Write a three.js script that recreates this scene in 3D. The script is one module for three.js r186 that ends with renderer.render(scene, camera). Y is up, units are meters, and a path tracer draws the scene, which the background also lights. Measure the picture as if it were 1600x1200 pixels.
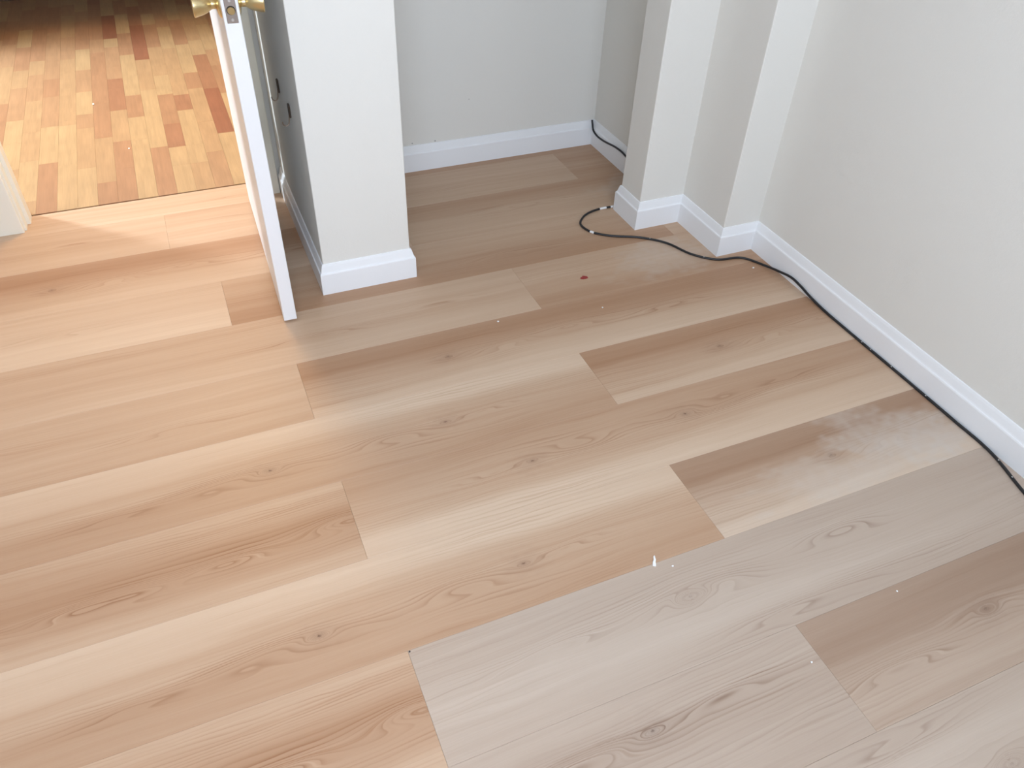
import * as THREE from 'three';
import { RectAreaLightUniformsLib } from 'three/addons/lights/RectAreaLightUniformsLib.js';
import { mergeGeometries } from 'three/addons/utils/BufferGeometryUtils.js';
import { RoundedBoxGeometry } from 'three/addons/geometries/RoundedBoxGeometry.js';

// ------------------------------------------------------------------ camera, sky, lights, exposure
const scene = new THREE.Scene();
const renderer = new THREE.WebGLRenderer({ antialias: true });
renderer.toneMapping = THREE.LinearToneMapping;
renderer.toneMappingExposure = 1.0;
renderer.shadowMap.enabled = true;
const camera = new THREE.PerspectiveCamera(52.505, 4 / 3, 0.05, 60);
camera.position.set(0, 1.5, 0);
camera.rotation.set(-0.72378, -0.42795, 0.0436, 'YXZ');
scene.add(camera);
scene.background = new THREE.Color().setRGB(0.75, 0.86, 1.0);
RectAreaLightUniformsLib.init();

// daylight through the bedroom window behind the camera and through the hallway window
function areaLight(name, color, intensity, w, h, pos, target) {
  const l = new THREE.RectAreaLight(new THREE.Color().setRGB(...color), intensity, w, h);
  l.name = name; l.position.set(...pos); l.lookAt(...target); scene.add(l);
  return l;
}
areaLight('bedroom_window_daylight', [0.79, 0.91, 1.10], 13.8, 1.56, 0.96, [0.05, 1.70, 0.79], [0.05, 1.70, -1]);
areaLight('hall_window_daylight', [0.84, 0.95, 1.06], 110, 0.36, 1.11, [-2.29, 1.43, -4.55], [0, 1.43, -4.55]);

// ------------------------------------------------------------------ helpers
let rs = 12345;
const rnd = () => { rs = (rs * 1664525 + 1013904223) >>> 0; return rs / 4294967296; };
const taken = new Map();
function numbered(n) { const k = taken.get(n) ?? 0; taken.set(n, k + 1); return k ? n + '_' + String(k).padStart(3, '0') : n; }
function shade(o) { o.traverse((m) => { if (m.isMesh) { m.castShadow = true; m.receiveShadow = true; } }); return o; }
function mesh(name, geo, mat, parent = scene) { const m = new THREE.Mesh(geo, mat); m.name = parent === scene ? numbered(name) : name; m.castShadow = m.receiveShadow = true; parent.add(m); return m; }
function group(name, pos = [0, 0, 0]) { const g = new THREE.Group(); g.name = numbered(name); g.position.set(...pos); scene.add(g); return g; }
function tag(o, label, category, extra = {}) { Object.assign(o.userData, { label, category }, extra); return o; }
const struct = (o, label, category) => tag(o, label, category, { kind: 'structure' });

// box given by its extents, uv in metres
function ext(x0, x1, y0, y1, z0, z1) {
  const g = new THREE.BoxGeometry(x1 - x0, y1 - y0, z1 - z0); g.translate((x0 + x1) / 2, (y0 + y1) / 2, (z0 + z1) / 2);
  const p = g.attributes.position, n = g.attributes.normal, uv = g.attributes.uv;
  for (let i = 0; i < p.count; i++) {
    const ax = Math.abs(n.getX(i)), ay = Math.abs(n.getY(i));
    uv.setXY(i, ax > 0.5 ? p.getZ(i) : p.getX(i), ay > 0.5 ? p.getZ(i) : p.getY(i));
  }
  return g;
}
// slab with its top at y = 0 and a tiny chamfer round the top; uv from plan position
function slab(x0, x1, z0, z1, th, bev, uvf) {
  const P = [], U = [];
  const ring = (i, y) => [[x0 + i, y, z0 + i], [x1 - i, y, z0 + i], [x1 - i, y, z1 - i], [x0 + i, y, z1 - i]];
  const A = ring(bev, 0), B = ring(0, -bev), C = ring(0, -th);
  const quad = (a, b, c, d) => { for (const q of [a, b, c, a, c, d]) { P.push(...q); U.push(...uvf(q[0], q[2])); } };
  quad(A[0], A[3], A[2], A[1]);
  for (let k = 0; k < 4; k++) { const j = (k + 1) % 4; quad(A[k], A[j], B[j], B[k]); quad(B[k], B[j], C[j], C[k]); }
  const g = new THREE.BufferGeometry();
  g.setAttribute('position', new THREE.Float32BufferAttribute(P, 3)); g.setAttribute('uv', new THREE.Float32BufferAttribute(U, 2));
  g.computeVertexNormals(); return g;
}
// vertical prism over a plan outline [x, z] with rounded corners where asked [x, z, r]
function prism(pts, y0, y1) {
  const s = new THREE.Shape(), n = pts.length;
  for (let i = 0; i < n; i++) {
    const p = pts[i], a = pts[(i + n - 1) % n], b = pts[(i + 1) % n], r = p[2] || 0;
    const to = (q) => { const d = Math.hypot(q[0] - p[0], q[1] - p[1]); return [p[0] + (q[0] - p[0]) * r / d, p[1] + (q[1] - p[1]) * r / d]; };
    if (!r) { i ? s.lineTo(p[0], -p[1]) : s.moveTo(p[0], -p[1]); continue; }
    const u = to(a), v = to(b);
    i ? s.lineTo(u[0], -u[1]) : s.moveTo(u[0], -u[1]);
    s.quadraticCurveTo(p[0], -p[1], v[0], -v[1]);
  }
  s.closePath();
  const g = new THREE.ExtrudeGeometry(s, { depth: y1 - y0, bevelEnabled: false, curveSegments: 5 });
  g.rotateX(-Math.PI / 2); g.translate(0, y0, 0); return g;
}

// ------------------------------------------------------------------ noise and textures
const PERM = new Uint8Array(512);
{ const a = [...Array(256).keys()]; for (let i = 255; i > 0; i--) { const j = Math.floor(rnd() * (i + 1)); [a[i], a[j]] = [a[j], a[i]]; } for (let i = 0; i < 512; i++) PERM[i] = a[i & 255]; }
const VAL = new Float32Array(256); for (let i = 0; i < 256; i++) VAL[i] = rnd() * 2 - 1;
function noise(x, y) {
  const xi = Math.floor(x), yi = Math.floor(y), fx = x - xi, fy = y - yi, u = fx * fx * (3 - 2 * fx), v = fy * fy * (3 - 2 * fy);
  const a = PERM[xi & 255], b = PERM[(xi + 1) & 255], y0 = yi & 255, y1 = (yi + 1) & 255;
  const p = VAL[PERM[a + y0]], q = VAL[PERM[b + y0]], r = VAL[PERM[a + y1]], s = VAL[PERM[b + y1]];
  return p + (q - p) * u + ((r + (s - r) * u) - (p + (q - p) * u)) * v;
}
const clamp = (x, a = 0, b = 1) => Math.min(b, Math.max(a, x));
const sstep = (a, b, x) => { const t = clamp((x - a) / (b - a)); return t * t * (3 - 2 * t); };
function tex(w, h, data, srgb) {
  const t = new THREE.DataTexture(data, w, h, THREE.RGBAFormat); t.magFilter = THREE.LinearFilter; t.minFilter = THREE.LinearMipmapLinearFilter; t.generateMipmaps = true;
  t.wrapS = t.wrapT = THREE.RepeatWrapping; if (srgb) t.colorSpace = THREE.SRGBColorSpace; t.needsUpdate = true; return t;
}

// vinyl plank print: grain that flows round knots, tone bands across the width
const PL = 1.61, PW = 0.2527;
const LIGHT = [214, 189, 164], DARK = [163, 122, 91], DEEP = [104, 74, 58];
// knots: [u, v, radius, stretch, core]; flames: [u, v, half length, half width, height] bend the grain into cathedral figure
function plankPrint(seed, { bands, knots = [], flames = [], lines = 0.5, drift = 0.07, dust = [], grey = 0 }) {
  const W = 2048, H = 324, c = new Uint8Array(W * H * 4), b = new Uint8Array(W * H * 4), so = seed * 17.31;
  const nb = bands.length - 1;
  for (let j = 0; j < H; j++) for (let i = 0; i < W; i++) {
    const u = i / W * PL, v = j / H * PW;
    let psi = v + 0.010 * noise(u * 1.7 + so, v * 5 + so) + 0.004 * noise(u * 6 + so, v * 22) + 0.0016 * noise(u * 19 + so, v * 70);
    let kd = 0, kz = 0;
    const vw = v + 0.006 * noise(u * 7 + so + 5, v * 14);
    for (const [uf, vf, lu, lv, A] of flames) {
      const du = (u - uf) / lu, dv = (vw - vf * PW) / lv; if (Math.abs(du) > 2.6 || Math.abs(dv) > 2.8) continue;
      const g = Math.exp(-du * du) * Math.exp(-dv * dv); psi += A * g * (1 + 0.2 * noise(u * 11 + so, v * 30)); kz = Math.max(kz, Math.min(1, 1.5 * Math.exp(-du * du * 0.6 - dv * dv * 0.45)));
    }
    for (const [uk, vk, r, s, core] of knots) {
      const wob = 0.3 * noise(u * 20 + so, v * 40 + so), du = (u - uk) / s, dv = psi - vk * PW, dq = v - vk * PW, d2 = du * du + dq * dq, rr = r * r * (1 + wob);
      psi = vk * PW + dv * (1 - 1.15 * rr / (d2 + 0.30 * rr));
      kz = Math.max(kz, Math.exp(-d2 / (r * r * 4)));
      if (core) { const q = Math.hypot((u - uk) / 1.7, dq) * (1 + 0.35 * noise(u * 70 + so, v * 110)); kd = Math.max(kd, core * Math.exp(-q * q / 0.000010) * (0.9 + 0.6 * noise(u * 260, v * 260)), 0.27 * core * Math.exp(-q * q / 0.00012), 0.12 * core * Math.exp(-q * q / 0.0007)); }
    }
    const t = clamp(psi / PW * 0.75 + v / PW * 0.25 + drift * noise(u * 1.3 + so + 9, psi * 9) + 0.03 * noise(u * 4, psi * 34 + so), 0, 0.9999) * nb, k = Math.floor(t), f = t - k, e = f * f * (3 - 2 * f);
    let tone = bands[k] + (bands[k + 1] - bands[k]) * e;
    const ph = psi * 105 + 1.6 * noise(u * 0.9 + so, psi * 14) + 0.5 * noise(u * 5 + so, v * 40) + so, ri = Math.floor(ph), saw = ph - ri;
    const each = 0.5 + 0.5 * noise(ri * 3.7 + 0.5, so + u * 1.1);
    const mask = clamp(0.08 + 0.55 * noise(u * 2.1 + so + 3, psi * 16 + so) + 1.0 * kz) * (0.7 + 0.5 * noise(u * 8 + so, psi * 60));
    const ring = Math.pow(saw, 4) * (1 - sstep(0.90, 1, saw)) * mask * lines * (0.35 + 1.1 * each);
    const fine = 0.5 * noise(u * 7 + so, psi * 560) + 0.5 * noise(u * 17 + so, v * 1150 + 7);
    const mid = noise(u * 1.9 + so, psi * 95 + so), wide = noise(u * 1.1 + so + 30, psi * 30 + so);
    const crack = sstep(0.72, 0.92, noise(u * 2.6 + so + 40, psi * 190 + so)) * (0.25 + 0.75 * mask);
    const lite = sstep(0.66, 0.9, noise(u * 4 + so + 70, psi * 260)) * 0.16 * mask;
    tone += 0.05 * fine + 0.055 * mid + 0.07 * wide - 0.62 * ring - 0.30 * crack * lines + lite;
    const dk = clamp(kd + 0.22 * ring);
    let dd = 0;
    for (const [ud, vd, ru, rv, a] of dust) {
      const q = Math.hypot((u - ud) / ru, (v / PW - vd) / rv) + 0.35 * noise(u * 9 + so, v * 26) + 0.18 * noise(u * 40, v * 70 + so);
      dd = Math.max(dd, a * (1 - sstep(0.45, 1.0, q)) * (0.75 + 0.25 * noise(u * 60, v * 60)));
    }
    const o = (j * W + i) * 4, tt = clamp(tone, -0.35, 1.15);
    const rgb = [0, 1, 2].map((q) => { let x = DARK[q] + (LIGHT[q] - DARK[q]) * tt; return x + (DEEP[q] - x) * dk * 0.9; });
    const lum = 0.3 * rgb[0] + 0.59 * rgb[1] + 0.11 * rgb[2];
    for (let q = 0; q < 3; q++) { let x = rgb[q] + (lum - rgb[q]) * grey; x += ([204, 198, 193][q] - x) * dd; c[o + q] = clamp(x, 0, 255); }  // grey desaturates a print, putting the cool cast of the light into its colour
    c[o + 3] = 255;
    const hgt = clamp(0.6 + 0.25 * fine - 0.4 * ring - 0.35 * crack - 0.3 * kd); b[o] = b[o + 1] = b[o + 2] = hgt * 255; b[o + 3] = 255;
  }
  const map = tex(W, H, c, true), bump = tex(W, H, b, false); for (const t of [map, bump]) t.wrapS = t.wrapT = THREE.ClampToEdgeWrapping;
  return new THREE.MeshPhysicalMaterial({ map, bumpMap: bump, bumpScale: 0.00025, roughness: 0.44, specularIntensity: 0.8 });
}
const figB = [[0.60, 0.62, 0.16, 0.022, 0.032], [0.99, 0.60, 0.10, 0.020, 0.036], [1.26, 0.52, 0.10, 0.010, 0.018], [0.30, 0.66, 0.12, 0.014, 0.02]];
const figC = [[0.60, 0.52, 0.10, 0.020, 0.024], [0.85, 0.46, 0.14, 0.016, 0.026], [1.2, 0.5, 0.13, 0.016, 0.022]];
const PR = {
  // dark cathedral figure along the middle, paler near side
  A: plankPrint(1, { bands: [0.62, 0.50, 0.44, 0.34, 0.26, 0.34, 0.46, 0.56, 0.64], flames: [[1.59, 0.50, 0.10, 0.024, 0.05], [1.30, 0.58, 0.10, 0.018, 0.034], [1.06, 0.63, 0.12, 0.020, 0.042], [0.72, 0.64, 0.11, 0.022, 0.045], [0.36, 0.55, 0.16, 0.018, 0.03]], lines: 1.15 }),
  // pale far side, two knots, browner near side
  B: plankPrint(2, { bands: [0.90, 0.88, 0.80, 0.70, 0.60, 0.52, 0.46, 0.40, 0.40], knots: [[0.655, 0.60, 0.010, 2.6, 0.8], [1.13, 0.56, 0.010, 2.6, 0.9]], flames: figB, lines: 1.0 }),
  // brown far side with one knot, pale near side
  C: plankPrint(3, { bands: [0.30, 0.20, 0.17, 0.28, 0.44, 0.54, 0.64, 0.74, 0.80], knots: [[0.43, 0.50, 0.011, 2.4, 0.9]], flames: figC, lines: 0.75 }),
  Cd: plankPrint(3, { bands: [0.26, 0.18, 0.14, 0.30, 0.48, 0.62, 0.76, 0.86, 0.92], knots: [[0.43, 0.50, 0.011, 2.4, 0.9]], flames: figC, lines: 0.75, grey: 0.15, dust: [[0.58, 0.42, 0.17, 0.5, 0.45], [0.72, 0.62, 0.20, 0.5, 0.5], [0.40, 0.75, 0.30, 0.35, 0.3]] }),
  Cg: plankPrint(13, { bands: [0.26, 0.16, 0.12, 0.20, 0.32, 0.42, 0.50, 0.56, 0.60], knots: [[0.43, 0.50, 0.013, 2.4, 0.8]], flames: [[0.43, 0.5, 0.09, 0.03, 0.03], [0.16, 0.62, 0.14, 0.016, 0.026], [0.8, 0.46, 0.14, 0.016, 0.026]], lines: 0.8, grey: 0.3 }),  // like C, with the cool light of the near floor greyed into it
  // quiet even planks
  Dl: plankPrint(14, { bands: [0.80, 0.84, 0.82, 0.86, 0.90, 0.94, 0.96, 0.98, 1.0], flames: [[1.2, 0.5, 0.15, 0.014, 0.02]], lines: 0.5 }),
  D: plankPrint(4, { bands: [0.66, 0.70, 0.66, 0.60, 0.64, 0.66, 0.62, 0.58, 0.54], flames: [[1.25, 0.62, 0.14, 0.014, 0.02], [0.7, 0.4, 0.2, 0.016, 0.02]], lines: 0.5 }),
  Dp: plankPrint(5, { bands: [0.70, 0.66, 0.70, 0.64, 0.66, 0.64, 0.70, 0.74, 0.76], flames: [[0.9, 0.55, 0.16, 0.014, 0.02], [1.3, 0.4, 0.12, 0.012, 0.02]], lines: 0.55 }),
  // pale plank, faint figure, two soft knots; greyed and dimmed to imitate cool light
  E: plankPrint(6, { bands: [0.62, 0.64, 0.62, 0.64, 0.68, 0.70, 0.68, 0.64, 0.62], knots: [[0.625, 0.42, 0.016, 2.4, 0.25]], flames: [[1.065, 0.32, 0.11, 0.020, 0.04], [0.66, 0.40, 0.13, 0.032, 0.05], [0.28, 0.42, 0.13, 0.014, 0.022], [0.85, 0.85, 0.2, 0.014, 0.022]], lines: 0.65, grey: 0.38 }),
  // pale plank, dark streaks, one knot; cool glare mixed into the colour as grey
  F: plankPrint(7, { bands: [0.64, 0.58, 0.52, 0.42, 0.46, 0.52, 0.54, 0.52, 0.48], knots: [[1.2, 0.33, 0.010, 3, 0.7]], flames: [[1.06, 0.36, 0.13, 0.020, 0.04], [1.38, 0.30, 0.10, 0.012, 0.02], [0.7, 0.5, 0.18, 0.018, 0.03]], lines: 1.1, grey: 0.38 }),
  // brown closet planks
  G: plankPrint(8, { bands: [0.42, 0.32, 0.28, 0.36, 0.44, 0.40, 0.32, 0.36, 0.42], flames: [[0.7, 0.5, 0.16, 0.016, 0.025]], lines: 0.7 }),
  H: plankPrint(9, { bands: [0.66, 0.58, 0.54, 0.50, 0.44, 0.38, 0.30, 0.24, 0.26], flames: [[1.0, 0.6, 0.15, 0.018, 0.03]], lines: 0.8 }),
  I: plankPrint(10, { bands: [0.34, 0.30, 0.38, 0.50, 0.56, 0.62, 0.66, 0.64, 0.60], lines: 0.7, flames: [[0.5, 0.45, 0.15, 0.016, 0.028]], dust: [[1.05, 0.45, 0.25, 0.6, 0.3]] }),
};
// wall paint: fine roller stipple
const paintBump = (() => { const N = 512, d = new Uint8Array(N * N * 4); for (let j = 0; j < N; j++) for (let i = 0; i < N; i++) { const x = 128 + 50 * noise(i / 3, j / 3) + 40 * noise(i / 8 + 9, j / 8) + 30 * noise(i / 1.5, j / 1.5 + 5), o = (j * N + i) * 4; d[o] = d[o + 1] = d[o + 2] = x; d[o + 3] = 255; } return tex(N, N, d, false); })();
paintBump.repeat.set(2.2, 2.2);
const M = {
  wall: new THREE.MeshStandardMaterial({ color: new THREE.Color().setRGB(0.765, 0.745, 0.69), roughness: 0.75, bumpMap: paintBump, bumpScale: 0.0003 }),
  trim: new THREE.MeshPhysicalMaterial({ color: new THREE.Color().setRGB(0.86, 0.865, 0.87), roughness: 0.38, specularIntensity: 0.9 }),
  door: new THREE.MeshPhysicalMaterial({ color: new THREE.Color().setRGB(0.84, 0.84, 0.845), roughness: 0.36, specularIntensity: 0.9 }),
  casing: new THREE.MeshPhysicalMaterial({ color: new THREE.Color().setRGB(0.86, 0.815, 0.70), roughness: 0.4, specularIntensity: 0.9 }),
  ceil: new THREE.MeshStandardMaterial({ color: new THREE.Color().setRGB(0.87, 0.87, 0.855), roughness: 0.9 }),
  sub: new THREE.MeshStandardMaterial({ color: new THREE.Color().setRGB(0.16, 0.11, 0.075), roughness: 0.9 }),
  brass: new THREE.MeshStandardMaterial({ color: new THREE.Color().setRGB(0.70, 0.56, 0.30), metalness: 1, roughness: 0.28 }),
  oldBrass: new THREE.MeshStandardMaterial({ color: new THREE.Color().setRGB(0.34, 0.29, 0.26), metalness: 1, roughness: 0.42 }),
  steel: new THREE.MeshStandardMaterial({ color: new THREE.Color().setRGB(0.6, 0.58, 0.56), metalness: 1, roughness: 0.35 }),
  hole: new THREE.MeshStandardMaterial({ color: new THREE.Color().setRGB(0.03, 0.025, 0.02), roughness: 0.9 }),
  cable: new THREE.MeshPhysicalMaterial({ color: new THREE.Color().setRGB(0.012, 0.012, 0.014), roughness: 0.42 }),
  tape: new THREE.MeshStandardMaterial({ color: new THREE.Color().setRGB(0.80, 0.79, 0.77), roughness: 0.6 }),
  hookPlate: new THREE.MeshStandardMaterial({ color: new THREE.Color().setRGB(0.050, 0.030, 0.018), roughness: 0.5 }),
  hookWire: new THREE.MeshStandardMaterial({ color: new THREE.Color().setRGB(0.40, 0.31, 0.24), metalness: 0.9, roughness: 0.35 }),
  walnut: new THREE.MeshStandardMaterial({ color: new THREE.Color().setRGB(0.07, 0.035, 0.02), roughness: 0.5 }),
  chip: new THREE.MeshStandardMaterial({ color: new THREE.Color().setRGB(0.88, 0.87, 0.85), roughness: 0.7 }),
  red: new THREE.MeshStandardMaterial({ color: new THREE.Color().setRGB(0.30, 0.03, 0.028), roughness: 0.6 }),
  grit: new THREE.MeshStandardMaterial({ color: new THREE.Color().setRGB(0.06, 0.045, 0.04), roughness: 0.8 }),
  mark: new THREE.MeshStandardMaterial({ color: new THREE.Color().setRGB(0.40, 0.39, 0.36), roughness: 0.9 }),
  glass: new THREE.MeshPhysicalMaterial({ color: 0xffffff, transmission: 1, thickness: 0, roughness: 0.02, ior: 1.5 }),
  lampGlass: new THREE.MeshStandardMaterial({ color: new THREE.Color().setRGB(0.9, 0.85, 0.75), roughness: 0.5, emissive: new THREE.Color().setRGB(1.0, 0.72, 0.40), emissiveIntensity: 3 }),
};

// ------------------------------------------------------------------ floors
const CEIL = 2.44;
const floorG = group('floor'); struct(floorG, 'pale oak vinyl plank floor of the empty bedroom', 'floor');
mesh('underlay', ext(-2.0, 1.955, -0.05, -0.0125, -3.037, 0.92), M.sub, floorG);
// rows from the doorway towards the window: [far z, near z, [[joint x, print, turned], ...]]; a plank starts at its joint
const rows = [
  [-3.037, -2.885, [[-0.70, 'Dp'], [0.60, 'G']]],
  [-2.885, -2.635, [[-1.755, 'Dp'], [-0.145, 'D', 1], [1.465, 'G']]],
  [-2.635, -2.366, [[-0.95, 'C'], [0.66, 'I']]],
  [-2.366, -2.108, [[-1.616, 'Dl'], [-0.006, 'H', 0], [1.604, 'I']]],
  [-2.108, -1.853, [[-0.67, 'Dp'], [0.94, 'I', 1]]],
  [-1.853, -1.603, [[-1.467, 'D'], [0.143, 'C']]],
  [-1.603, -1.357, [[-0.658, 'B'], [0.952, 'C']]],
  [-1.357, -1.102, [[-1.453, 'A'], [0.157, 'B', 1]]],
  [-1.102, -0.847, [[-0.644, 'B'], [0.966, 'Cd']]],
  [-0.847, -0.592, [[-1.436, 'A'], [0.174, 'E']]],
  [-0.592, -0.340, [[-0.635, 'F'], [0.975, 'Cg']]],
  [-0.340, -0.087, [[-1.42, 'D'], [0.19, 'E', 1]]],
];
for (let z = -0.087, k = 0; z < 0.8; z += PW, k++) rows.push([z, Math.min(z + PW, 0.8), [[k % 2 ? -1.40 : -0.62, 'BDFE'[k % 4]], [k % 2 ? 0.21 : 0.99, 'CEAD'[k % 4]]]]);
for (const [z0, z1, js] of rows) {
  const starts = js.slice(); while (starts[0][0] > -1.88) starts.unshift([starts[0][0] - PL, 'D']);
  starts.forEach(([s, pr, turned], k) => {
    const e = k + 1 < starts.length ? starts[k + 1][0] : 1.835, a = Math.max(s, -1.88) + 0.00015, b = Math.min(e, 1.835) - 0.00015;
    if (b - a < 0.02) return;
    const uv = (x, z) => { const u = (x - s) / PL, v = (z - z0) / (z1 - z0); return turned ? [1 - u, 1 - v] : [u, v]; };
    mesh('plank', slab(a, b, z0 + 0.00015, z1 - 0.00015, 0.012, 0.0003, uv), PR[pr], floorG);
  });
}
// hallway: three-strip laminate, each block on its own
const hallG = group('floor_hall'); struct(hallG, 'warm orange block parquet floor of the hallway beyond the doorway', 'floor');
mesh('underlay', ext(-2.4, 1.955, -0.05, -0.0125, -7.2, -3.043), M.sub, hallG);
const blockMap = (() => {
  const W = 256, H = 1024, d = new Uint8Array(W * H * 4);
  for (let j = 0; j < H; j++) for (let i = 0; i < W; i++) { const o = (j * W + i) * 4, x = 240 + 6 * noise(i / 3, j / 60) + 6 * noise(i / 12 + 4, j / 160) + 5 * noise(i / 40, j / 60 + 8) + 2 * noise(i / 1.3, j / 20); d[o] = d[o + 1] = d[o + 2] = clamp(x, 0, 255); d[o + 3] = 255; }
  return tex(W, H, d, true);
})();
const TONES = [[186, 155, 116], [181, 147, 110], [176, 139, 105], [171, 131, 99], [164, 120, 91], [153, 104, 79]].map((c) => new THREE.MeshPhysicalMaterial({ color: new THREE.Color(`rgb(${c})`), map: blockMap, roughness: 0.34, specularIntensity: 0.8 }));
const SW = 0.0715, SX = -0.653, fixed = {
  '-1': [[-3.972, -3.724, 0]], 0: [[-3.521, -3.157, 0]], 3: [[-4.236, -3.954, 0], [-3.384, -3.085, 0]], 4: [[-3.664, -3.228, 1]], 5: [[-5.43, -5.0, 5], [-3.605, -3.331, 3]],
  6: [[-4.397, -4.122, 0], [-3.596, -3.092, 0]], 7: [[-5.195, -4.609, 5], [-3.494, -3.083, 3]], 8: [[-4.349, -4.087, 0], [-3.727, -3.505, 4], [-3.473, -3.29, 0], [-3.29, -3.046, 0]], 9: [[-4.06, -3.867, 4], [-3.867, -3.538, 0], [-3.473, -3.29, 0]],
  11: [[-4.60, -4.10, 4], [-4.10, -3.583, 5], [-3.556, -3.046, 0]],
};
let nBlocks = 0;
for (let k = -5; k <= 13; k++) {
  const segs = []; let z = -3.046;
  const fx = (fixed[k] || []).slice().sort((a, b) => b[1] - a[1]);
  while (z > -6.35) {
    const nx = fx[0];
    if (nx && z - nx[1] < 0.09) { segs.push([nx[0], z, nx[2]]); z = nx[0]; fx.shift(); continue; }
    let len = 0.2 + 0.32 * rnd(); if (nx && z - len < nx[1] + 0.08) len = z - nx[1];
    segs.push([z - len, z, Math.floor(Math.pow(rnd(), 0.9) * 4.2)]); z -= len;
  }
  const ox = rnd(), x0 = SX + k * SW;
  for (const [a, b, t] of segs) {
    const oz = rnd(); nBlocks++;
    mesh('parquet_block', slab(x0 + 0.0002, x0 + SW - 0.0002, a + 0.0002, b - 0.0002, 0.012, 0.0001, (x, zz) => [(x - x0) / 0.25 + ox, zz / 1.0 + oz]), TONES[Math.min(t, 5)], hallG);
  }
}
for (const [x0, x1, z0, z1] of [[-2.4, SX - 5 * SW, -7.2, -3.046], [SX + 14 * SW, 1.6, -7.2, -3.046], [SX - 5 * SW, SX + 14 * SW, -7.2, -6.88]])
  mesh('parquet_field', slab(x0, x1, z0, z1, 0.012, 0.0003, (x, z) => [x / 0.25, z]), TONES[2], hallG).userData.kind = 'stuff';
const thr = mesh('trim_1', ext(-0.606, 0.210, -0.0125, -0.0035, -3.0458, -3.0372), new THREE.MeshStandardMaterial({ color: new THREE.Color().setRGB(0.12, 0.055, 0.025), roughness: 0.7 }));
struct(thr, 'thin dark brown joint strip between plank floor and parquet in the doorway', 'threshold');

// ------------------------------------------------------------------ walls and ceiling
const ZF = -2.934, ZH = -3.055;
const wf = group('wall_front'); struct(wf, 'cream wall with the doorway, also the back of the closet nook', 'wall');
mesh('wall_panel', ext(-2.4, -0.625, 0, CEIL, ZH, ZF), M.wall, wf);
mesh('wall_panel', ext(0.229, 1.955, 0, CEIL, ZH, ZF), M.wall, wf);
mesh('wall_panel', ext(-0.625, 0.229, 2.05, CEIL, ZH, ZF), M.wall, wf);
const wl = mesh('wall_left', ext(-2.0, -1.88, 0, CEIL, ZF, 0.8), M.wall); struct(wl, 'cream bedroom wall left of the doorway', 'wall');
const wr = mesh('wall_right', ext(1.835, 1.955, 0, CEIL, -1.938, 0.8), M.wall); struct(wr, 'pale grey cream bedroom wall along the cable on the right', 'wall');
const wcl = mesh('wall_closet_left', prism([[0.309, ZF], [0.309, -2.185, 0.004], [0.600, -2.185, 0.004], [0.600, -2.325], [0.43, -2.325], [0.43, ZF]], 0, CEIL), M.wall); struct(wcl, 'cream pillar-like closet wall end next to the open door', 'wall');
const wcr = mesh('wall_closet_right', prism([[1.955, ZF], [1.683, ZF], [1.683, -2.345], [1.495, -2.345, 0.004], [1.495, -2.204, 0.004], [1.683, -2.204], [1.683, -1.938, 0.004], [1.955, -1.938]].reverse(), 0, CEIL), M.wall); struct(wcr, 'stepped cream closet wall corner between the nook and the right wall', 'wall');
const hd = mesh('wall_closet_header', ext(0.600, 1.495, 2.03, CEIL, -2.34, -2.20), M.wall); struct(hd, 'cream header over the closet opening', 'wall');
const wb = group('wall_back'); struct(wb, 'cream bedroom wall with the window behind the viewer', 'wall');
for (const a of [[-2.0, -0.75, 0, CEIL], [0.85, 1.955, 0, CEIL], [-0.75, 0.85, 0, 1.20], [-0.75, 0.85, 2.20, CEIL]]) mesh('wall_panel', ext(a[0], a[1], a[2], a[3], 0.8, 0.92), M.wall, wb);
const ce = mesh('ceiling', ext(-2.0, 1.955, CEIL, CEIL + 0.1, ZF, 0.92), M.ceil); struct(ce, 'flat white bedroom ceiling', 'ceiling');
const hl = group('wall_hall_left'); struct(hl, 'hallway wall with the daylight window', 'wall');
for (const a of [[0, 0.855, -7.2, ZH], [2.005, CEIL, -7.2, ZH], [0.855, 2.005, -7.2, -4.75], [0.855, 2.005, -4.35, ZH]]) mesh('wall_panel', ext(-2.42, -2.3, a[0], a[1], a[2], a[3]), M.wall, hl);
struct(mesh('wall_hall_far', ext(-2.42, 1.72, 0, CEIL, -7.32, -7.2), M.wall), 'far cream wall of the hallway', 'wall');
struct(mesh('wall_hall_right', ext(1.6, 1.72, 0, CEIL, -7.2, ZH), M.wall), 'right cream wall of the hallway', 'wall');
struct(mesh('ceiling_hall', ext(-2.42, 1.72, CEIL, CEIL + 0.1, -7.32, ZF - 0.001), M.ceil), 'flat white hallway ceiling', 'ceiling');

function windowUnit(name, w, h, label, t = 0.045) {   // in its own plane, centred, facing +z
  const g = group(name); struct(g, label, 'window');
  mesh('window_frame', mergeGeometries([ext(-w / 2, w / 2, -h / 2, -h / 2 + t, -0.03, 0.03), ext(-w / 2, w / 2, h / 2 - t, h / 2, -0.03, 0.03), ext(-w / 2, -w / 2 + t, -h / 2 + t, h / 2 - t, -0.03, 0.03), ext(w / 2 - t, w / 2, -h / 2 + t, h / 2 - t, -0.03, 0.03), ext(-0.02, 0.02, -h / 2 + t, h / 2 - t, -0.025, 0.025)]), M.trim, g);
  mesh('pane', ext(-w / 2 + t, -0.02, -h / 2 + t, h / 2 - t, -0.002, 0.002), M.glass, g);
  mesh('pane', ext(0.02, w / 2 - t, -h / 2 + t, h / 2 - t, -0.002, 0.002), M.glass, g);
  return g;
}
const w1 = windowUnit('window_1', 1.6, 1.0, 'white framed sliding window in the bedroom wall behind the viewer'); w1.position.set(0.05, 1.70, 0.86);
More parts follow.
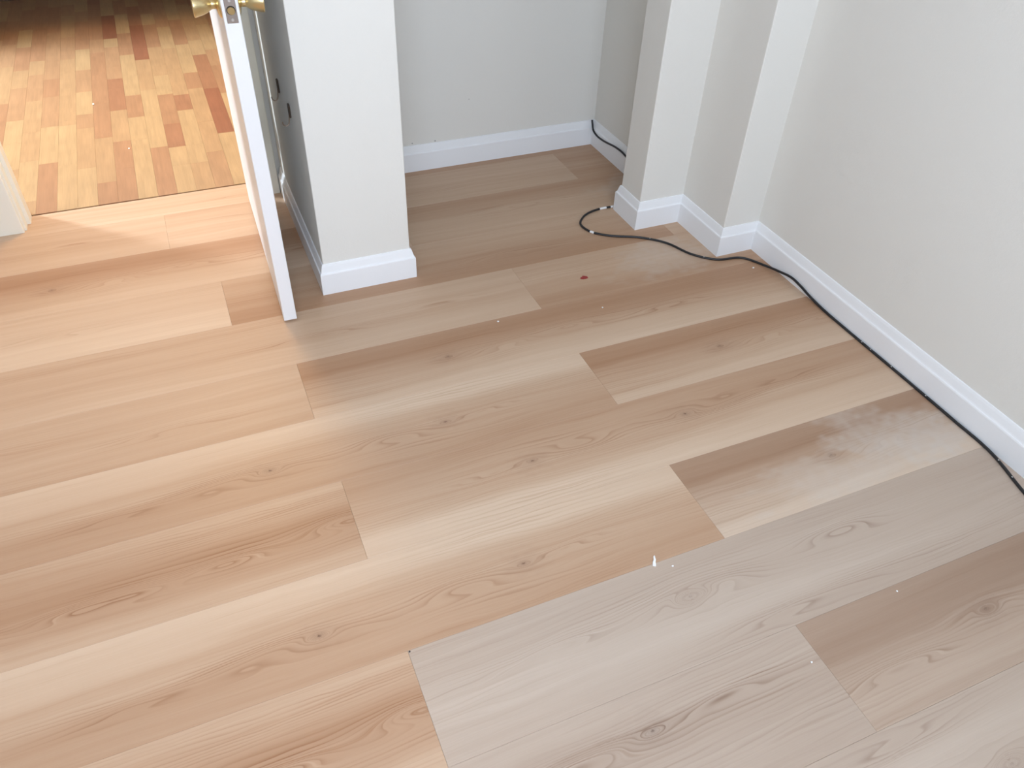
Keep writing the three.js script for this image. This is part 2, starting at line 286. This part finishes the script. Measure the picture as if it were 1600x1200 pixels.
const w2 = windowUnit('window_2', 0.4, 1.15, 'narrow white framed window in the left hallway wall', 0.02); w2.position.set(-2.36, 1.43, -4.55); w2.rotation.y = Math.PI / 2;

for (const [x, y, rr] of [[0.942, 0.114, 0.0035], [0.844, 0.117, 0.003], [1.092, 0.269, 0.002]]) mesh('nail_mark', new THREE.CircleGeometry(rr, 12).translate(x, y, ZF + 0.0003), M.mark, wf);

// ------------------------------------------------------------------ baseboards and casings
const PROF = [[0, 0], [0.015, 0], [0.015, 0.074], [0.0138, 0.0775], [0.0112, 0.0795], [0.0098, 0.083], [0.0058, 0.100], [0.0035, 0.1065], [0, 0.108]];
// board on a wall face from plan point a to b; the room is on its left-hand normal n; corner codes: 1 outside, -1 inside, 0 square
function boardGeo(a, b, n, ca, cb) {
  const d = [b[0] - a[0], b[1] - a[1]], l = Math.hypot(...d); d[0] /= l; d[1] /= l;
  const at = (t, y, end) => { const c = end ? cb : ca, s = (end ? 1 : -1) * c * t, q = end ? b : a; return [q[0] + n[0] * t + d[0] * s, y, q[1] + n[1] * t + d[1] * s]; };
  const P = []; const tri = (...v) => v.forEach((q) => P.push(...q));
  for (let i = 0; i + 1 < PROF.length; i++) { const A = at(...PROF[i], 0), B = at(...PROF[i], 1), C = at(...PROF[i + 1], 1), D = at(...PROF[i + 1], 0); tri(A, B, C, A, C, D); }
  for (const e of [0, 1]) for (let i = 1; i + 1 < PROF.length; i++) { const A = at(...PROF[0], e), B = at(...PROF[i], e), C = at(...PROF[i + 1], e); e ? tri(A, C, B) : tri(A, B, C); }
  const g = new THREE.BufferGeometry(); g.setAttribute('position', new THREE.Float32BufferAttribute(P, 3));
  g.setAttribute('uv', new THREE.Float32BufferAttribute(new Array(P.length / 3 * 2).fill(0), 2)); g.computeVertexNormals();
  // orient outwards
  const nn = g.attributes.normal; const k = 6; if (nn.getX(k) * n[0] + nn.getZ(k) * n[1] < 0) { const p = g.attributes.position; for (let i = 0; i < p.count; i += 3) { const x = [p.getX(i + 1), p.getY(i + 1), p.getZ(i + 1)]; p.setXYZ(i + 1, p.getX(i + 2), p.getY(i + 2), p.getZ(i + 2)); p.setXYZ(i + 2, ...x); } g.computeVertexNormals(); }
  return g;
}
function baseboard(name, label, boards) { const g = group(name); struct(g, label, 'baseboard'); for (const [a, b, n, ca, cb] of boards) mesh('board', boardGeo(a, b, n, ca, cb), M.trim, g); return g; }
baseboard('baseboard_closet_left', 'white baseboard wrapped round the cream pillar beside the door', [
  [[0.309, -2.918], [0.309, -2.185], [-1, 0], 0, 1], [[0.309, -2.185], [0.600, -2.185], [0, 1], 1, 1], [[0.600, -2.185], [0.600, -2.325], [1, 0], 1, 1], [[0.600, -2.325], [0.43, -2.325], [0, -1], 1, -1], [[0.43, -2.325], [0.43, ZF], [1, 0], -1, -1]]);
baseboard('baseboard_front', 'white baseboard along the back of the closet nook', [[[0.43, ZF], [1.683, ZF], [0, 1], -1, -1], [[-1.88, ZF], [-0.71, ZF], [0, 1], -1, 0]]);
baseboard('baseboard_closet_right', 'white stepped baseboard round the closet corner above the black cable', [
  [[1.683, ZF], [1.683, -2.345], [-1, 0], -1, -1], [[1.683, -2.345], [1.495, -2.345], [0, -1], -1, 1], [[1.495, -2.345], [1.495, -2.204], [-1, 0], 1, 1], [[1.495, -2.204], [1.683, -2.204], [0, 1], 1, -1], [[1.683, -2.204], [1.683, -1.938], [-1, 0], -1, 1], [[1.683, -1.938], [1.835, -1.938], [0, 1], 1, -1]]);
baseboard('baseboard_right', 'long white baseboard along the right wall with the cable in front', [[[1.835, -1.938], [1.835, 0.8], [-1, 0], -1, -1]]);
baseboard('baseboard_left', 'white baseboard of the left bedroom wall', [[[-1.88, ZF], [-1.88, 0.8], [1, 0], -1, -1]]);
baseboard('baseboard_back', 'white baseboard under the bedroom window', [[[-1.88, 0.8], [1.835, 0.8], [0, -1], -1, -1]]);

function casing(x0, x1, y0, y1, flip) {   // flat casing with an eased edge, on the bedroom face of the door wall
  const s = new THREE.Shape(), t = 0.016, e = 0.004; s.moveTo(x0, 0); s.lineTo(x0, t - e); s.quadraticCurveTo(x0, t, x0 + e, t); s.lineTo(x1 - e, t); s.quadraticCurveTo(x1, t, x1, t - e); s.lineTo(x1, 0); s.closePath();
  const g = new THREE.ExtrudeGeometry(s, { depth: y1 - y0, bevelEnabled: false, curveSegments: 4 }); g.rotateX(-Math.PI / 2); g.scale(1, 1, -1); g.translate(0, y0, ZF);
  const idx = g.attributes.position; for (let i = 0; i < idx.count; i += 3) { const b = new THREE.Vector3().fromBufferAttribute(idx, i + 1), c = new THREE.Vector3().fromBufferAttribute(idx, i + 2); idx.setXYZ(i + 1, c.x, c.y, c.z); idx.setXYZ(i + 2, b.x, b.y, b.z); }
  g.computeVertexNormals(); return g;
}
const tr = group('trim_2'); struct(tr, 'white painted door frame and casing round the doorway', 'door frame');
mesh('casing', casing(-0.70, -0.613, 0, 2.09), M.casing, tr);
mesh('casing', casing(0.217, 0.292, 0, 2.09), M.casing, tr);
mesh('casing', casing(-0.613, 0.217, 2.04, 2.09), M.casing, tr);
mesh('jamb', ext(-0.625, -0.606, 0, 2.05, ZH - 0.012, ZF), M.casing, tr);
mesh('jamb', ext(0.210, 0.229, 0, 2.05, ZH - 0.012, ZF), M.casing, tr);
mesh('jamb', ext(-0.606, 0.210, 2.031, 2.05, ZH - 0.012, ZF), M.casing, tr);
mesh('door_stop', ext(-0.606, -0.594, 0.0, 2.031, ZH + 0.02, ZF - 0.045), M.casing, tr);
mesh('door_stop', ext(0.198, 0.210, 0.0, 2.031, ZH + 0.02, ZF - 0.045), M.casing, tr);

// ------------------------------------------------------------------ open door
const door = group('door_1'); struct(door, 'open white door seen edge-on with brass knobs', 'door');
const DX0 = 0.148, DX1 = 0.188, DZ0 = -2.893, DZ1 = -2.064, KY = 0.920, KZ = DZ1 - 0.062;
mesh('door_leaf', prism([[DX0, DZ0, 0.002], [DX0, DZ1, 0.0035], [DX1, DZ1, 0.0035], [DX1, DZ0, 0.002]], 0.008, 2.03), M.door, door);
const lp = mesh('latch_plate', new RoundedBoxGeometry(0.026, 0.058, 0.003, 2, 0.0012).translate(0.168, KY, DZ1 + 0.0008), M.oldBrass, door);
mesh('latch_bolt', (() => { const g = new THREE.CylinderGeometry(0.0085, 0.0085, 0.010, 28).rotateX(Math.PI / 2); const p = g.attributes.position; for (let i = 0; i < p.count; i++) if (p.getZ(i) > 0) p.setZ(i, p.getZ(i) + 0.25 * (p.getX(i) - 0.004)); g.computeVertexNormals(); return g.translate(0.168, KY, DZ1 + 0.004); })(), M.brass, lp);
mesh('bolt_hole', new THREE.RingGeometry(0.0083, 0.0105, 28).translate(0.168, KY, DZ1 + 0.00245), M.hole, lp);
for (const s of [-1, 1]) mesh('screw', new THREE.CylinderGeometry(0.0032, 0.0032, 0.0012, 16).rotateX(Math.PI / 2).translate(0.168, KY + s * 0.0215, DZ1 + 0.0026), M.steel, lp);
for (const s of [-1, 1]) {
  const k = mesh('knob', new THREE.LatheGeometry([[0, 0.0], [0.012, 0.0], [0.0118, 0.018], [0.013, 0.022], [0.0185, 0.030], [0.0225, 0.040], [0.0255, 0.052], [0.0275, 0.0605], [0.0270, 0.0625], [0.0225, 0.0635], [0.012, 0.0622], [0, 0.0618]].map(([r, h]) => new THREE.Vector2(r, h)), 40), M.brass, door);
  k.rotation.z = -s * Math.PI / 2; k.position.set(s > 0 ? DX1 : DX0, KY, KZ);
  mesh('rose', new THREE.LatheGeometry([[0, 0.008], [0.016, 0.0085], [0.024, 0.0065], [0.031, 0.0035], [0.0325, 0.0]].map(([r, h]) => new THREE.Vector2(r, h)), 40), M.brass, k);
}
for (const y of [0.28, 1.05, 1.80]) mesh('hinge', mergeGeometries([new THREE.CylinderGeometry(0.006, 0.006, 0.089, 16).translate(0.1985, y, -2.9075).toNonIndexed(), ext(0.1885, 0.1905, y - 0.0445, y + 0.0445, -2.93, -2.9).toNonIndexed()]), M.brass, door);

door.position.set(0.168, 0, -2.064); door.rotation.y = -0.0239; door.children.forEach((m) => { m.position.x -= 0.168; m.position.z += 2.064; });

// ------------------------------------------------------------------ hall lamp and an added desk for shade
const lamp = group('ceiling_lamp', [0.0, CEIL, -3.55]); tag(lamp, 'round warm ceiling lamp of the hallway above the parquet', 'lamp');
mesh('lamp_base', new THREE.CylinderGeometry(0.31, 0.31, 0.03, 48).translate(0, -0.015, 0), M.trim, lamp);
mesh('lamp_shade', new THREE.LatheGeometry([[0, -0.085], [0.12, -0.082], [0.21, -0.070], [0.27, -0.052], [0.30, -0.03]].map(([r, h]) => new THREE.Vector2(r, h)), 48), M.lampGlass, lamp);
{ const l = new THREE.RectAreaLight(new THREE.Color().setRGB(1.0, 0.56, 0.17), 30, 0.54, 0.54); l.name = 'ceiling_lamp_light'; l.position.set(0, -0.10, 0); l.rotation.set(-Math.PI / 2, 0, 0); lamp.add(l); }
const tb = group('added_shade_desk', [-0.3, 0, -5.36]); tag(tb, 'unseen dark desk added in the hallway to shade the far parquet', 'desk');
mesh('shade_top', new RoundedBoxGeometry(2.5, 0.035, 1.2, 2, 0.008).translate(0, 0.74, 0), M.walnut, tb);  // invented desk, set out of view to darken the far parquet
mesh('shade_back', ext(-1.2, 1.2, 0.0, 0.722, -0.56, -0.535), M.walnut, tb);
for (const sx of [-1, 1]) mesh('shade_side', ext(sx * 1.2 - 0.015, sx * 1.2 + 0.015, 0, 0.722, -0.535, 0.56), M.walnut, tb);  // back and sides added to keep window light off the floor

// ------------------------------------------------------------------ cable
const cab = group('cable'); tag(cab, 'black cable trailing from the closet nook along the right baseboard', 'cable');
const CR = 0.0042, V = (x, y, z) => new THREE.Vector3(x, y, z);
const path = new THREE.CatmullRomCurve3([
  V(1.664, 0.112, -2.921), V(1.6645, 0.095, -2.914), V(1.665, 0.074, -2.905), V(1.666, 0.062, -2.875), V(1.6665, 0.063, -2.81), V(1.6665, 0.080, -2.70), V(1.6665, 0.081, -2.63), V(1.6665, 0.066, -2.56), V(1.66, 0.03, -2.46), V(1.62, 0.008, -2.395), V(1.56, CR, -2.372), V(1.502, CR, -2.372),
  V(1.424, CR, -2.372), V(1.37, CR, -2.358), V(1.333, CR, -2.334), V(1.302, CR, -2.29), V(1.312, CR, -2.232), V(1.364, CR, -2.182), V(1.471, CR, -2.128), V(1.542, CR, -2.062), V(1.589, CR, -1.963), V(1.655, CR, -1.902), V(1.748, CR, -1.88), V(1.794, 0.006, -1.808), V(1.808, 0.014, -1.75), V(1.8135, 0.024, -1.69), V(1.813, 0.022, -1.64), V(1.8135, 0.012, -1.58), V(1.8135, 0.006, -1.50), V(1.8145, CR, -1.408), V(1.8145, CR, -1.15), V(1.813, CR, -0.95), V(1.810, CR, -0.82), V(1.775, CR, -0.684), V(1.735, CR, -0.5), V(1.72, CR, -0.2), V(1.75, CR, 0.3)], false, 'centripetal');
mesh('jacket', new THREE.TubeGeometry(path, 700, CR, 12), M.cable, cab);
function along(t0, t1, n = 14) { const pts = []; for (let i = 0; i <= n; i++) pts.push(path.getPointAt(t0 + (t1 - t0) * i / n)); return new THREE.CatmullRomCurve3(pts); }
const LEN = path.getLength();
function nearest(x, z) { let b = 0, bd = 9; for (let i = 0; i <= 2000; i++) { const p = path.getPointAt(i / 2000), d = Math.hypot(p.x - x, p.z - z); if (d < bd && p.y < 0.05) { bd = d; b = i / 2000; } } return b; }
for (const [x, z, l] of [[1.492, -2.372, 0.036], [1.440, -2.372, 0.030], [1.318, -2.225, 0.016]]) { const t = nearest(x, z); mesh('white_tape', new THREE.TubeGeometry(along(t - l / 2 / LEN, t + l / 2 / LEN), 10, CR + 0.0004, 12), M.tape, cab); }
for (const [x, z] of [[1.5, -2.11], [1.62, -1.93], [1.8145, -1.33], [1.8145, -1.29], [1.8145, -1.2], [1.814, -1.06], [1.805, -0.79], [1.79, -0.73]]) { const p = path.getPointAt(nearest(x, z)), f = mesh('paint_fleck', new THREE.SphereGeometry(0.0014, 8, 6), M.tape, cab); f.scale.set(1, 0.6, 1.8); f.position.set(p.x - 0.0015, p.y + CR - 0.0006, p.z); }

// ------------------------------------------------------------------ wall hooks on the pillar side
function hook(z, y, label) {
  const g = group('wall_hook', [0.309, y, z]); tag(g, label, 'hook', { group: 'stick-on hooks on the pillar side' });
  mesh('backplate', new RoundedBoxGeometry(0.006, 0.042, 0.016, 2, 0.0025).translate(-0.003, 0, 0), M.hookPlate, g);
  const c = new THREE.CatmullRomCurve3([V(-0.005, -0.014, 0), V(-0.007, -0.028, 0), V(-0.010, -0.040, 0), V(-0.018, -0.046, 0), V(-0.026, -0.041, 0), V(-0.028, -0.032, 0)]);
  mesh('hook_arm', new THREE.TubeGeometry(c, 24, 0.0019, 8), M.hookWire, g);
  return g;
}
hook(-2.560, 0.548, 'brown stick-on wall hook nearer the door hinge side of the pillar');
hook(-2.383, 0.536, 'brown stick-on wall hook nearer the front corner of the pillar');

// ------------------------------------------------------------------ crumbs on the floor
function shard(name, pts, h, mat, x, z, turn) {
  const s = new THREE.Shape(); pts.forEach(([a, b], i) => i ? s.lineTo(a, b) : s.moveTo(a, b)); s.closePath();
  const g = new THREE.ExtrudeGeometry(s, { depth: h, bevelEnabled: true, bevelSize: 0.0003, bevelThickness: 0.0003, bevelSegments: 1 }); g.rotateX(-Math.PI / 2);
  const m = mesh(name, g, mat); m.position.set(x, 0.0004, z); m.rotation.y = turn; return m;
}
const ch = shard('paint_chip', [[-0.0032, -0.013], [0.0036, -0.013], [0.0026, -0.002], [0.0034, 0.004], [0.0008, 0.016], [-0.0016, 0.013], [-0.0010, 0.004], [-0.0034, -0.003]], 0.003, M.chip, 0.7715, -0.851, -0.52);
tag(ch, 'slim white paint chip lying on the pale plank', 'paint chip');
function crumb(x, z, r, mat, label, cat = 'crumb', gr = 'small white crumbs on the floor') {
  const g = new THREE.IcosahedronGeometry(r, 1), p = g.attributes.position; for (let i = 0; i < p.count; i++) { const q = 1 + 0.35 * noise(p.getX(i) * 900 + x * 50, p.getZ(i) * 900 + p.getY(i) * 700); p.setXYZ(i, p.getX(i) * q, p.getY(i) * 0.7 * q, p.getZ(i) * q); }
  g.computeVertexNormals(); g.computeBoundingBox(); g.translate(0, -g.boundingBox.min.y, 0);
  const m = mesh('crumb', g, mat); m.position.set(x, 0, z); tag(m, label, cat, gr ? { group: gr } : {}); return m;
}
crumb(0.805, -0.824, 0.0022, M.chip, 'tiny white crumb just right of the slim paint chip');
crumb(1.248, -0.576, 0.0022, M.chip, 'tiny white crumb on the seam of the brown plank at lower right');
crumb(0.779, -1.836, 0.0030, M.chip, 'tiny pale crumb on the brown plank in front of the pillar');
crumb(1.130, -1.787, 0.0028, M.chip, 'tiny pale crumb on the floor below the red fleck');
crumb(1.751, -1.813, 0.0032, M.chip, 'tiny white crumb beside the cable at the stepped corner');
crumb(0.950, -0.508, 0.0022, M.chip, 'tiny white crumb at the plank end joint at lower right');
crumb(-0.364, -4.056, 0.005, M.chip, 'white crumb on the hallway parquet farther from the door');
crumb(-0.235, -3.513, 0.004, M.chip, 'white crumb on the hallway parquet nearer the threshold');
crumb(0.177, -0.843, 0.0020, M.grit, 'tiny dark grit at the corner of the pale plank', 'grit', null);
const rf = shard('red_fleck', [[-0.011, 0.003], [-0.006, 0.006], [-0.001, 0.004], [0.002, 0.008], [0.007, 0.004], [0.011, -0.003], [0.008, -0.009], [0.002, -0.008], [-0.002, -0.006], [-0.007, -0.004]], 0.0012, M.red, 1.152, -1.967, 0.35);
rf.scale.setScalar(1.2); tag(rf, 'small dark red fleck on the plank in front of the closet', 'fleck');

renderer.render(scene, camera);
